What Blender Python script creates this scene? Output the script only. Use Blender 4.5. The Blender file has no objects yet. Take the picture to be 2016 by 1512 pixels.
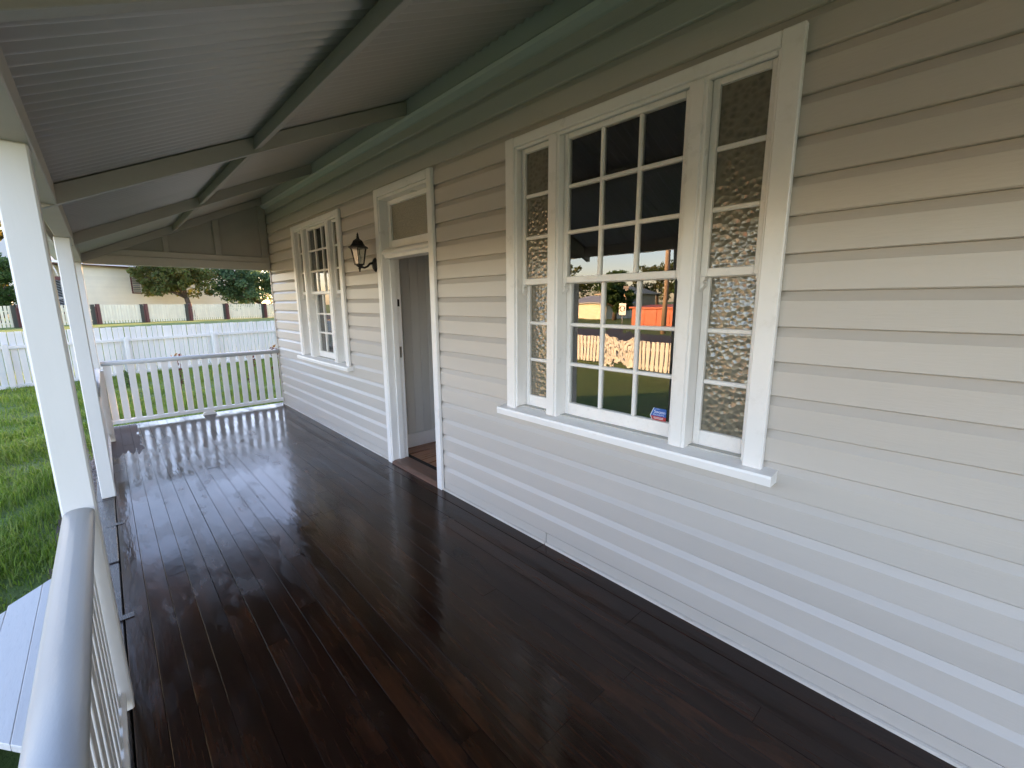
import bpy, bmesh, math, random
import numpy as np
from mathutils import Vector, Matrix, Euler
rad = math.radians
rng = random.Random(7)
npr = np.random.default_rng(11)
scene = bpy.context.scene
COL = scene.collection

# ------------------------------------------------------------------ camera
cam_data = bpy.data.cameras.new('camera')
cam_data.sensor_fit = 'HORIZONTAL'
cam_data.sensor_width = 36.0
cam_data.lens = 15.507
cam_data.clip_start = 0.02
cam_data.clip_end = 3000
cam = bpy.data.objects.new('camera', cam_data)
COL.objects.link(cam)
Fw = Vector((-0.7244, 0.6646, -0.1829)).normalized()
Rt = Vector((0.6767, 0.7362, -0.0053)); Rt = (Rt - Fw * Rt.dot(Fw)).normalized()
Up = Rt.cross(Fw).normalized()
cam.matrix_world = Matrix(((Rt.x, Up.x, -Fw.x, 0.0), (Rt.y, Up.y, -Fw.y, -2.05), (Rt.z, Up.z, -Fw.z, 1.638), (0, 0, 0, 1)))
scene.camera = cam

# ------------------------------------------------------------------ sky, sun, exposure
SUN_EL = rad(11.0)
SUN_AZ = rad(-30.0)            # from +y towards -x: low behind the far corner of the cottage
world = bpy.data.worlds.new('World'); scene.world = world
world.use_nodes = True
wn = world.node_tree; wn.nodes.clear()
sky = wn.nodes.new('ShaderNodeTexSky'); sky.sky_type = 'NISHITA'; sky.sun_disc = False
sky.sun_elevation = SUN_EL; sky.sun_rotation = SUN_AZ
sky.altitude = 300; sky.air_density = 1.0; sky.dust_density = 1.0; sky.ozone_density = 1.8
bgn = wn.nodes.new('ShaderNodeBackground'); bgn.inputs['Strength'].default_value = 0.15
won = wn.nodes.new('ShaderNodeOutputWorld')
wbal = wn.nodes.new('ShaderNodeMix'); wbal.data_type = 'RGBA'; wbal.blend_type = 'MULTIPLY'
wbal.inputs[0].default_value = 1.0; wbal.inputs[7].default_value = (1.21, 0.98, 0.99, 1)     # camera white balance, even over the whole sky
wn.links.new(sky.outputs[0], wbal.inputs[6]); wn.links.new(wbal.outputs[2], bgn.inputs['Color']); wn.links.new(bgn.outputs[0], won.inputs['Surface'])
sun_data = bpy.data.lights.new('sun', 'SUN'); sun_data.energy = 5.0; sun_data.angle = rad(0.6)
sun_data.color = (1.0, 0.58, 0.25)
sun = bpy.data.objects.new('sun', sun_data); COL.objects.link(sun)
sv = Vector((math.sin(SUN_AZ) * math.cos(SUN_EL), math.cos(SUN_AZ) * math.cos(SUN_EL), math.sin(SUN_EL)))
sun.rotation_euler = sv.to_track_quat('Z', 'Y').to_euler()
scene.view_settings.view_transform = 'Standard'
scene.view_settings.look = 'None'
scene.view_settings.gamma = 1.0
scene.view_settings.exposure = 2.85
scene.cycles.max_bounces = 10
scene.cycles.diffuse_bounces = 6
scene.cycles.transparent_max_bounces = 16

# ------------------------------------------------------------------ materials
def new_mat(name):
    m = bpy.data.materials.new(name); m.use_nodes = True
    nt = m.node_tree; nt.nodes.clear()
    out = nt.nodes.new('ShaderNodeOutputMaterial')
    return m, nt, out

def N(nt, typ, **kw):
    n = nt.nodes.new(typ)
    for k, v in kw.items():
        setattr(n, k, v)
    return n

def pos(nt, scale=(1, 1, 1), off=None):
    g = N(nt, 'ShaderNodeNewGeometry'); mp = N(nt, 'ShaderNodeMapping')
    mp.inputs['Scale'].default_value = scale
    nt.links.new(g.outputs['Position'], mp.inputs['Vector'])
    if off is not None:
        nt.links.new(off, mp.inputs['Location'])
    return mp.outputs[0]

def noise(nt, vec, scale, detail=4, rough=.55):
    n = N(nt, 'ShaderNodeTexNoise')
    n.inputs['Scale'].default_value = scale; n.inputs['Detail'].default_value = detail; n.inputs['Roughness'].default_value = rough
    nt.links.new(vec, n.inputs['Vector'])
    return n.outputs['Fac']

def ramp(nt, fac, stops):
    r = N(nt, 'ShaderNodeValToRGB'); e = r.color_ramp.elements
    while len(e) < len(stops): e.new(.5)
    for i, (p, c) in enumerate(stops):
        e[i].position = p
        e[i].color = (c, c, c, 1) if isinstance(c, (int, float)) else (*c, 1)
    nt.links.new(fac, r.inputs[0])
    return r.outputs[0]

def mix(nt, fac, a, b, mode='MIX'):
    m = N(nt, 'ShaderNodeMix', data_type='RGBA', blend_type=mode)
    for sock, v in ((0, fac), (6, a), (7, b)):
        if isinstance(v, (int, float)): m.inputs[sock].default_value = v
        elif isinstance(v, tuple): m.inputs[sock].default_value = (*v, 1)
        else: nt.links.new(v, m.inputs[sock])
    return m.outputs[2]

def bumpn(nt, h, strength, dist, normal=None):
    b = N(nt, 'ShaderNodeBump'); b.inputs['Strength'].default_value = strength; b.inputs['Distance'].default_value = dist
    nt.links.new(h, b.inputs['Height'])
    if normal is not None: nt.links.new(normal, b.inputs['Normal'])
    return b.outputs[0]

def surf(name, col, rough=.5, var=.12, vscale=3., stretch=(1, 1, 1), bump=.0, bscale=60., metal=0., rvar=.1, orand=.06, dirt=None, dirt_amt=.0, spec=.5):
    """paint or plain material: base colour with soft unevenness, fine relief and optional grime"""
    m, nt, out = new_mat(name)
    p = N(nt, 'ShaderNodeBsdfPrincipled'); nt.links.new(p.outputs[0], out.inputs[0])
    v = pos(nt, stretch)
    n1 = noise(nt, v, vscale, 5)
    dark = tuple(c * (1 - var) for c in col); light = tuple(min(1, c * (1 + var * .6)) for c in col)
    c = ramp(nt, n1, [(.3, dark), (.7, light)])
    oi = N(nt, 'ShaderNodeObjectInfo')
    rr = N(nt, 'ShaderNodeMapRange'); rr.inputs[3].default_value = 1 - orand; rr.inputs[4].default_value = 1 + orand * .5
    nt.links.new(oi.outputs['Random'], rr.inputs[0])
    hs = N(nt, 'ShaderNodeHueSaturation'); nt.links.new(c, hs.inputs['Color']); nt.links.new(rr.outputs[0], hs.inputs['Value'])
    c = hs.outputs[0]
    if dirt:
        dn = noise(nt, v, vscale * 5.3, 8, .7)
        f = ramp(nt, dn, [(.56, 0.), (.74, dirt_amt)])
        c = mix(nt, f, c, dirt)
    nt.links.new(c, p.inputs['Base Color'])
    rn = ramp(nt, n1, [(.25, max(.02, rough - rvar)), (.75, min(1, rough + rvar))])
    nt.links.new(rn, p.inputs['Roughness'])
    p.inputs['Metallic'].default_value = metal
    p.inputs['Specular IOR Level'].default_value = spec
    if bump:
        nt.links.new(bumpn(nt, noise(nt, v, bscale, 4), bump, .004), p.inputs['Normal'])
    return m

M = {}
M['board'] = surf('chamferboard_paint', (.53, .485, .435), .34, .05, 1.3, (.35, 1, 3), .22, 45, rvar=.06, orand=.035, dirt=(.40, .37, .33), dirt_amt=.10)
M['white'] = surf('white_gloss_paint', (.84, .81, .78), .32, .05, 2.5, (1, 1, 1), .22, 40, rvar=.08, orand=.02, dirt=(.52, .47, .40), dirt_amt=.22)
M['post'] = surf('white_post_paint', (.80, .78, .75), .38, .05, 2.5, (1.5, 1.5, .25), .10, 30, rvar=.05, orand=.02, dirt=(.5, .47, .4), dirt_amt=.08)
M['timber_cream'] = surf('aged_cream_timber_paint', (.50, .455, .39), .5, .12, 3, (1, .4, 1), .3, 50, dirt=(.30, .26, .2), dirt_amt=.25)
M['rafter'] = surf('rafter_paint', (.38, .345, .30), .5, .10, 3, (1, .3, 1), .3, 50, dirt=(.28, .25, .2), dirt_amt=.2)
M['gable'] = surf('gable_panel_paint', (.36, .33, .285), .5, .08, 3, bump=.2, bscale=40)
M['moulding'] = surf('grubby_cream_paint', (.58, .53, .47), .45, .2, 4, (.5, 1, 1), .3, 50, dirt=(.22, .17, .13), dirt_amt=.5)
M['rail'] = surf('handrail_gloss_paint', (.47, .48, .485), .38, .05, 2.0, (.4, 1, 1), .2, 55, rvar=.07, dirt=(.5, .47, .42), dirt_amt=.06)
M['ledger'] = surf('ledger_paint', (.52, .53, .48), .4, .06, 2, (.3, 1, 1), .15, 40)
M['iron'] = surf('corrugated_iron_underside', (.47, .44, .405), .36, .06, 1.2, (1, .15, 1), .05, 40, metal=.22, dirt=(.32, .3, .27), dirt_amt=.25)
M['iron_out'] = surf('roof_iron', (.42, .43, .43), .4, .1, 1.2, metal=.5)
M['interior'] = surf('interior_wall_paint', (.50, .49, .45), .55, .05, 2)
M['hallwall'] = surf('hall_lining_paint', (.72, .70, .66), .45, .03, 2)
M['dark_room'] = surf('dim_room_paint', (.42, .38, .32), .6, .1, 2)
M['ceiling'] = surf('ceiling_paint', (.5, .49, .46), .6, .05, 2)
M['hallfloor'] = surf('hall_floor_timber', (.34, .14, .06), .3, .35, 3, (12, .6, 1), .1, 60)
M['sillwood'] = surf('worn_threshold_timber', (.17, .09, .06), .4, .4, 4, (1, 8, 1), .2, 50)
M['black_iron'] = surf('black_cast_metal', (.012, .010, .010), .42, .3, 30, bump=.5, bscale=160, metal=.3, orand=0)
M['brass'] = surf('dull_metal', (.30, .27, .22), .35, .2, 20, metal=.9)
M['candle'] = surf('lamp_tube', (.75, .72, .66), .4, .02, 3)
M['step'] = surf('grey_painted_boards', (.60, .59, .575), .45, .07, 3, (1, 6, 1), .15, 24, dirt=(.25, .25, .25), dirt_amt=.3)
M['paling'] = surf('white_fence_paint', (.68, .69, .67), .55, .08, 3, (1, 1, .3), .3, 30, orand=.07, dirt=(.45, .46, .45), dirt_amt=.35)
M['cream_fence'] = surf('cream_fence_paint', (.72, .68, .52), .6, .08, 3, orand=.08, dirt=(.4, .38, .3), dirt_amt=.3)
M['maroon'] = surf('maroon_paint', (.10, .030, .028), .5, .15, 4)
M['dkpost'] = surf('dark_green_paint', (.022, .028, .022), .5, .2, 4)
M['cream_house'] = surf('cream_house_paint', (.70, .655, .52), .55, .05, 1.5, orand=.03)
M['soil'] = surf('bare_soil', (.10, .075, .055), .9, .4, 9, bump=.8, bscale=30)
M['asphalt'] = surf('asphalt', (.055, .055, .058), .85, .25, 2, bump=.5, bscale=90)
M['redshed'] = surf('red_painted_steel', (.50, .10, .035), .5, .12, 2)
M['tan'] = surf('tan_render', (.52, .42, .28), .7, .08, 1)
M['greyroof'] = surf('grey_roof_sheet', (.32, .34, .37), .5, .1, 1)
M['bark'] = surf('bark', (.09, .065, .045), .9, .4, 6, (1, 1, .3), .9, 25)
M['pole'] = surf('weathered_pole_timber', (.30, .22, .15), .8, .25, 5, (1, 1, .1), .4, 30)
M['curtain'] = surf('white_curtain_cloth', (.72, .71, .68), .8, .04, 6)
M['stone'] = surf('brown_gravel', (.30, .22, .17), .85, .3, 20, orand=.0)
M['plain_white'] = surf('enamel_white', (.8, .8, .8), .4, .03, 4)
M['sign_black'] = surf('enamel_black', (.02, .02, .02), .4, .1, 4)
M['st_blue'] = surf('sticker_blue', (.012, .10, .42), .3, .03, 40, rvar=.02)
M['st_red'] = surf('sticker_red', (.38, .03, .035), .3, .03, 40, rvar=.02)
M['st_white'] = surf('sticker_white', (.80, .84, .88), .3, .02, 40, rvar=.02)
M['putty'] = surf('sash_paint', (.82, .79, .755), .36, .06, 6, (1, 1, 1), .5, 45, rvar=.08, orand=.03, dirt=(.42, .38, .32), dirt_amt=.28)

# stone: per-piece variation
def leafmat(name, cols, rough=.5, trans=.5):
    m, nt, out = new_mat(name)
    g = N(nt, 'ShaderNodeNewGeometry')
    c = ramp(nt, g.outputs['Random Per Island'], [(i / (len(cols) - 1), x) for i, x in enumerate(cols)])
    big = noise(nt, pos(nt), .55, 2)
    c = mix(nt, ramp(nt, big, [(.35, 0.), (.7, .45)]), c, tuple(x * .6 for x in cols[0]))
    d = N(nt, 'ShaderNodeBsdfPrincipled'); d.inputs['Roughness'].default_value = rough
    d.inputs['Specular IOR Level'].default_value = .3
    t = N(nt, 'ShaderNodeBsdfTranslucent')
    nt.links.new(c, d.inputs['Base Color']); nt.links.new(c, t.inputs['Color'])
    mx = N(nt, 'ShaderNodeMixShader'); mx.inputs[0].default_value = trans
    nt.links.new(d.outputs[0], mx.inputs[1]); nt.links.new(t.outputs[0], mx.inputs[2]); nt.links.new(mx.outputs[0], out.inputs[0])
    return m
M['grass'] = leafmat('grass_blades', [(.12, .20, .02), (.20, .32, .035), (.27, .37, .05), (.34, .38, .11)], .45, .45)
M['leaf_green'] = leafmat('green_leaves', [(.045, .09, .025), (.08, .15, .04), (.13, .20, .055)])
M['leaf_olive'] = leafmat('olive_brown_leaves', [(.08, .11, .03), (.15, .17, .05), (.20, .16, .05), (.13, .21, .05)])
M['leaf_blue'] = leafmat('grey_green_leaves', [(.065, .12, .06), (.12, .20, .09), (.17, .25, .11)])
M['leaf_sunlit'] = leafmat('sunlit_gold_leaves', [(.10, .10, .02), (.20, .17, .03), (.30, .22, .04)])  # gold of the low sun is put into these leaf colours
M['leaf_red'] = leafmat('young_red_leaves', [(.12, .035, .03), (.18, .06, .04), (.08, .09, .03)])

def lawn_mat():
    m, nt, out = new_mat('lawn_ground')
    p = N(nt, 'ShaderNodeBsdfPrincipled'); nt.links.new(p.outputs[0], out.inputs[0])
    v = pos(nt)
    a = noise(nt, v, .6, 6); b = noise(nt, v, 9, 8, .7)
    c = mix(nt, ramp(nt, b, [(.35, 0.), (.65, 1.)]), (.065, .11, .018), (.14, .22, .038))
    c = mix(nt, ramp(nt, a, [(.45, 0.), (.75, .6)]), c, (.15, .15, .05))
    nt.links.new(c, p.inputs['Base Color']); p.inputs['Roughness'].default_value = .9
    nt.links.new(bumpn(nt, noise(nt, v, 60, 6, .7), .9, .03), p.inputs['Normal'])
    return m
M['lawn'] = lawn_mat()

def deck_mat():
    m, nt, out = new_mat('varnished_dark_deck')
    p = N(nt, 'ShaderNodeBsdfPrincipled'); nt.links.new(p.outputs[0], out.inputs[0])
    oi = N(nt, 'ShaderNodeObjectInfo')
    cb = N(nt, 'ShaderNodeCombineXYZ'); mm = N(nt, 'ShaderNodeMath', operation='MULTIPLY'); mm.inputs[1].default_value = 57.
    nt.links.new(oi.outputs['Random'], mm.inputs[0]); nt.links.new(mm.outputs[0], cb.inputs[0]); nt.links.new(mm.outputs[0], cb.inputs[1])
    grain = noise(nt, pos(nt, (1.1, 34, 10), cb.outputs[0]), 1.5, 8, .65)
    blot = noise(nt, pos(nt, (1.0, 3.0, 1), cb.outputs[0]), 1.6, 5, .6)
    c = ramp(nt, grain, [(.25, (.006, .0026, .0019)), (.55, (.021, .008, .0047)), (.82, (.062, .021, .0095))])
    c = mix(nt, ramp(nt, blot, [(.50, 0.), (.80, .7)]), c, (.095, .032, .012))
    rr = N(nt, 'ShaderNodeMapRange'); rr.inputs[3].default_value = .78; rr.inputs[4].default_value = 1.22
    nt.links.new(oi.outputs['Random'], rr.inputs[0])
    hs = N(nt, 'ShaderNodeHueSaturation'); nt.links.new(c, hs.inputs['Color']); nt.links.new(rr.outputs[0], hs.inputs['Value'])
    c = hs.outputs[0]
    # unvarnished corner left dry: a patch of its own with a torn edge
    g = N(nt, 'ShaderNodeNewGeometry'); sx = N(nt, 'ShaderNodeSeparateXYZ'); nt.links.new(g.outputs['Position'], sx.inputs[0])
    en = noise(nt, pos(nt, (2.2, 22, 1)), 1.2, 3)
    def lim(sock, edge, amt, soft):
        a = N(nt, 'ShaderNodeMath', operation='MULTIPLY_ADD'); nt.links.new(en, a.inputs[0]); a.inputs[1].default_value = amt; nt.links.new(sock, a.inputs[2])
        r = N(nt, 'ShaderNodeMapRange', interpolation_type='SMOOTHSTEP'); nt.links.new(a.outputs[0], r.inputs[0])
        r.inputs[1].default_value = edge; r.inputs[2].default_value = edge + soft; r.inputs[3].default_value = 1.; r.inputs[4].default_value = 0.
        return r.outputs[0]
    mk = N(nt, 'ShaderNodeMath', operation='MULTIPLY')
    nt.links.new(lim(sx.outputs[0], -5.95, .9, .05), mk.inputs[0]); nt.links.new(lim(sx.outputs[1], -1.83, .14, .012), mk.inputs[1])
    c = mix(nt, mk.outputs[0], c, mix(nt, grain, (.045, .027, .021), (.09, .055, .042)))
    nt.links.new(c, p.inputs['Base Color'])
    coat = noise(nt, pos(nt, (1.0, 3.2, 1), cb.outputs[0]), 1.5, 1.5, .45)
    wet = noise(nt, pos(nt, (.6, 1.0, 1)), 1.5, 1.5, .45)
    r1 = ramp(nt, coat, [(.25, .05), (.5, .10), (.85, .20)])
    r2 = ramp(nt, wet, [(.35, 0.), (.72, .12)])
    dull = ramp(nt, noise(nt, pos(nt, (.9, 2.6, 1)), 1.9, 3.5, .6), [(.52, 0.), (.565, .08)])
    ra0 = N(nt, 'ShaderNodeMath', operation='ADD'); nt.links.new(r1, ra0.inputs[0]); nt.links.new(r2, ra0.inputs[1])
    ra = N(nt, 'ShaderNodeMath', operation='ADD'); nt.links.new(ra0.outputs[0], ra.inputs[0]); nt.links.new(dull, ra.inputs[1])
    rmx = mix(nt, mk.outputs[0], ra.outputs[0], (.62, .62, .62))
    nt.links.new(rmx, p.inputs['Roughness'])
    p.inputs['Specular IOR Level'].default_value = .38
    b1 = bumpn(nt, grain, .10, .002)
    b2 = bumpn(nt, noise(nt, pos(nt, (2.5, 9, 1), cb.outputs[0]), 2.0, 3), .22, .006, b1)
    nt.links.new(b2, p.inputs['Normal'])
    return m
M['deck'] = deck_mat()
M['deckedge'] = surf('grey_brown_edge_timber', (.035, .026, .024), .28, .35, 4, (1, 14, 1), .3, 40, dirt=(.09, .08, .08), dirt_amt=.3)
M['subfloor'] = surf('dark_bearer_timber', (.012, .009, .008), .8, .3, 4)

def glass_mat(name, ior=1.75, wave=.10, wscale=7., tint=(.86, .88, .86), rough=0.):
    m, nt, out = new_mat(name)
    oi = N(nt, 'ShaderNodeObjectInfo'); cb = N(nt, 'ShaderNodeCombineXYZ')
    mm = N(nt, 'ShaderNodeMath', operation='MULTIPLY'); mm.inputs[1].default_value = 91.
    nt.links.new(oi.outputs['Random'], mm.inputs[0])
    for i in range(3): nt.links.new(mm.outputs[0], cb.inputs[i])
    h = noise(nt, pos(nt, (1, 1, .6), cb.outputs[0]), wscale, 2, .4)
    nrm = bumpn(nt, h, wave, .02)
    t = N(nt, 'ShaderNodeBsdfTransparent'); t.inputs[0].default_value = (*tint, 1)
    g = N(nt, 'ShaderNodeBsdfGlossy'); g.inputs['Roughness'].default_value = rough; g.inputs['Color'].default_value = (1, 1, 1, 1)
    nt.links.new(nrm, g.inputs['Normal'])
    f = N(nt, 'ShaderNodeFresnel'); f.inputs[0].default_value = ior
    mx = N(nt, 'ShaderNodeMixShader'); nt.links.new(f.outputs[0], mx.inputs[0]); nt.links.new(t.outputs[0], mx.inputs[1]); nt.links.new(g.outputs[0], mx.inputs[2])
    nt.links.new(mx.outputs[0], out.inputs[0])
    return m
M['glass'] = glass_mat('old_window_glass', 2.3, .05, 3.0)
M['glass_wavy'] = glass_mat('rippled_old_glass', 2.3, .10, 9.0)
M['lampglass'] = glass_mat('lantern_glass', 1.5, .05, 10.)

def obscure(name, scale, col):
    m, nt, out = new_mat(name)
    v = pos(nt, (1, 1, 1.05))
    vo = N(nt, 'ShaderNodeTexVoronoi', feature='SMOOTH_F1'); vo.inputs['Scale'].default_value = scale; vo.inputs['Smoothness'].default_value = .25
    vo.inputs['Randomness'].default_value = .8
    nt.links.new(v, vo.inputs['Vector'])
    nrm = bumpn(nt, vo.outputs['Distance'], .42, .010)
    d = N(nt, 'ShaderNodeBsdfPrincipled'); d.inputs['Base Color'].default_value = (*col, 1); d.inputs['Roughness'].default_value = .17
    d.inputs['IOR'].default_value = 1.7; d.inputs['Specular IOR Level'].default_value = .75
    nt.links.new(nrm, d.inputs['Normal'])
    dd = ramp(nt, vo.outputs['Distance'], [(.1, tuple(c * .75 for c in col)), (.6, tuple(c * 1.25 for c in col))])
    nt.links.new(dd, d.inputs['Base Color'])
    nt.links.new(d.outputs[0], out.inputs[0])
    return m
M['obscure'] = obscure('scalloped_obscure_glass', 36., (.13, .118, .085))
M['obscure_fine'] = obscure('fine_pebbled_glass', 130., (.20, .18, .13))
def screen_mat():
    m, nt, out = new_mat('security_screen_mesh')
    p = N(nt, 'ShaderNodeBsdfPrincipled'); nt.links.new(p.outputs[0], out.inputs[0])
    v = pos(nt)
    w = N(nt, 'ShaderNodeTexWave', wave_type='BANDS', bands_direction='DIAGONAL'); w.inputs['Scale'].default_value = 3.2
    nt.links.new(v, w.inputs['Vector'])
    nt.links.new(ramp(nt, w.outputs['Fac'], [(.72, (.045, .05, .06)), (.8, (.30, .32, .35))]), p.inputs['Base Color'])
    p.inputs['Roughness'].default_value = .5
    return m
M['screen'] = screen_mat()

# ------------------------------------------------------------------ mesh helpers
def me_from_bm(bm, name):
    me = bpy.data.meshes.new(name); bm.normal_update(); bm.to_mesh(me); bm.free(); return me

def link(name, me, mat=None, parent=None, loc=(0, 0, 0), rot=(0, 0, 0)):
    o = bpy.data.objects.new(name, me)
    COL.objects.link(o)
    if mat is not None and len(me.materials) == 0: me.materials.append(M[mat] if isinstance(mat, str) else mat)
    o.location = loc; o.rotation_euler = rot
    if parent is not None: o.parent = parent
    return o

def bm_box(bm, x0, x1, y0, y1, z0, z1, bev=0.):
    r = bmesh.ops.create_cube(bm, size=1.)
    vs = r['verts']
    for v in vs:
        v.co = Vector(((x0 + x1) / 2 + v.co.x * (x1 - x0), (y0 + y1) / 2 + v.co.y * (y1 - y0), (z0 + z1) / 2 + v.co.z * (z1 - z0)))
    if bev > 0:
        es = list({e for v in vs for e in v.link_edges})
        bmesh.ops.bevel(bm, geom=es, offset=bev, segments=1, affect='EDGES', profile=.5)

def boxo(name, x0, x1, y0, y1, z0, z1, mat, parent=None, bev=.0025):
    """a box part whose origin sits at its base centre"""
    if x0 > x1: x0, x1 = x1, x0
    if y0 > y1: y0, y1 = y1, y0
    if z0 > z1: z0, z1 = z1, z0
    bm = bmesh.new()
    cx, cy = (x0 + x1) / 2, (y0 + y1) / 2
    bm_box(bm, x0 - cx, x1 - cx, y0 - cy, y1 - cy, 0, z1 - z0, min(bev, .3 * min(x1 - x0, y1 - y0, z1 - z0)))
    return link(name, me_from_bm(bm, name), mat, parent, (cx, cy, z0))

def boxes(name, lst, mat, parent=None, bev=.002):
    """several boxes of ONE rigid piece (a sash frame, a grille)"""
    bm = bmesh.new()
    for b in lst:
        bm_box(bm, *b, bev)
    return link(name, me_from_bm(bm, name), mat, parent)

def prism(name, prof, axis, a0, a1, mat, parent=None, smooth=False, bev=0.):
    """extrude a closed 2-D profile along axis; profile given in the remaining two axes in order"""
    bm = bmesh.new()
    def P3(p, a):
        return (a, p[0], p[1]) if axis == 'x' else (p[0], a, p[1]) if axis == 'y' else (p[0], p[1], a)
    A = [bm.verts.new(P3(p, a0)) for p in prof]; B = [bm.verts.new(P3(p, a1)) for p in prof]
    n = len(prof)
    for i in range(n):
        f = bm.faces.new((A[i], A[(i + 1) % n], B[(i + 1) % n], B[i])); f.smooth = smooth
    bm.faces.new(A[::-1]); bm.faces.new(B)
    bmesh.ops.recalc_face_normals(bm, faces=bm.faces)
    if bev: bmesh.ops.bevel(bm, geom=list(bm.edges), offset=bev, segments=1, affect='EDGES')
    return link(name, me_from_bm(bm, name), mat, parent)

def np_mesh(name, verts, faces, mat, parent=None, smooth=False):
    """faces: (n,k) int array with constant k"""
    me = bpy.data.meshes.new(name)
    verts = np.asarray(verts, np.float32); faces = np.asarray(faces, np.int32)
    n, k = faces.shape
    me.vertices.add(len(verts)); me.vertices.foreach_set('co', verts.ravel())
    me.loops.add(n * k); me.loops.foreach_set('vertex_index', faces.ravel())
    me.polygons.add(n); me.polygons.foreach_set('loop_start', np.arange(0, n * k, k, dtype=np.int32))
    try: me.polygons.foreach_set('loop_total', np.full(n, k, np.int32))
    except Exception: pass
    if smooth: me.polygons.foreach_set('use_smooth', np.ones(n, bool))
    me.update(calc_edges=True); me.validate()
    return link(name, me, mat, parent)

def lathe_bm(bm, prof, seg=16, c=(0, 0, 0), flat=False, rot=0., caps=True):
    rings = []
    for r, z in prof:
        rings.append([bm.verts.new((c[0] + r * math.cos(rot + 2 * math.pi * i / seg), c[1] + r * math.sin(rot + 2 * math.pi * i / seg), c[2] + z)) for i in range(seg)])
    for a, b in zip(rings, rings[1:]):
        for i in range(seg):
            f = bm.faces.new((a[i], a[(i + 1) % seg], b[(i + 1) % seg], b[i])); f.smooth = not flat
    if caps and prof[0][0] > 1e-5: bm.faces.new(rings[0][::-1])
    if caps and prof[-1][0] > 1e-5: bm.faces.new(rings[-1])

def tube_bm(bm, pts, rads, seg=8):
    pts = [Vector(p) for p in pts]; rings = []
    for i, p in enumerate(pts):
        d = (pts[min(i + 1, len(pts) - 1)] - pts[max(i - 1, 0)]).normalized()
        a = d.orthogonal().normalized() if i == 0 else (rings_a - d * rings_a.dot(d)).normalized()
        rings_a = a; b = d.cross(a)
        r = rads[i] if isinstance(rads, (list, tuple)) else rads
        rings.append([bm.verts.new(p + (a * math.cos(2 * math.pi * k / seg) + b * math.sin(2 * math.pi * k / seg)) * r) for k in range(seg)])
    for a, b in zip(rings, rings[1:]):
        for k in range(seg):
            f = bm.faces.new((a[k], a[(k + 1) % seg], b[(k + 1) % seg], b[k])); f.smooth = True
    bm.faces.new(rings[0][::-1]); bm.faces.new(rings[-1])

def empty(name, label, cat, loc=(0, 0, 0), rotz=0., group=None):
    o = bpy.data.objects.new(name, None); COL.objects.link(o)
    o.location = loc; o.rotation_euler = (0, 0, rotz); o.empty_display_size = .2
    return tag(o, label, cat, group)

def tag(o, label, cat, group=None):
    o['label'] = label; o['category'] = cat
    if group: o['group'] = group
    return o

# ================================================================== SETTING
GZ = -.45
def ground_h(x, y):
    t = np.clip((-x - 19.) / 19., 0, 1); t = t * t * (3 - 2 * t)
    w = np.clip((y + 16.) / 8., 0, 1); w = w * w * (3 - 2 * w)
    return GZ + .86 * t * w
def make_ground():
    xs = np.unique(np.concatenate([np.linspace(-900, -70, 12), np.linspace(-70, 20, 91), np.linspace(20, 900, 12)]))
    ys = np.unique(np.concatenate([np.linspace(-900, -30, 14), np.linspace(-30, 30, 61), np.linspace(30, 900, 12)]))
    X, Y = np.meshgrid(xs, ys, indexing='ij'); Z = ground_h(X, Y)
    v = np.stack([X, Y, Z], -1).reshape(-1, 3); ny = len(ys)
    i, j = np.meshgrid(np.arange(len(xs) - 1), np.arange(ny - 1), indexing='ij'); a = (i * ny + j).ravel()
    f = np.stack([a, a + ny, a + ny + 1, a + 1], -1)
    o = np_mesh('ground', v, f, 'lawn', None, True); o['kind'] = 'structure'
make_ground()

def flat_sheet(name, x0, x1, y0, y1, z, mat):
    o = np_mesh(name, [(x0, y0, z), (x1, y0, z), (x1, y1, z), (x0, y1, z)], [(0, 1, 2, 3)], mat); o['kind'] = 'structure'; return o
flat_sheet('road', -600, 600, -24, -18, GZ + .012, 'asphalt')
M['dry'] = surf('warm_bounce_ground', (.48, .33, .16), .9, .3, 1.5, bump=.8, bscale=40)
flat_sheet('bounce_verge', -120, 120, -17.99, -10.3, GZ + .008, 'dry')  # added warm ground hidden by the front fence, bounces sun onto the wall
o = flat_sheet('gravel_bed', -9.6, -4.3, -2.62, -2.25, GZ + .006, 'soil')
o.name = 'soil_path'

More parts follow.
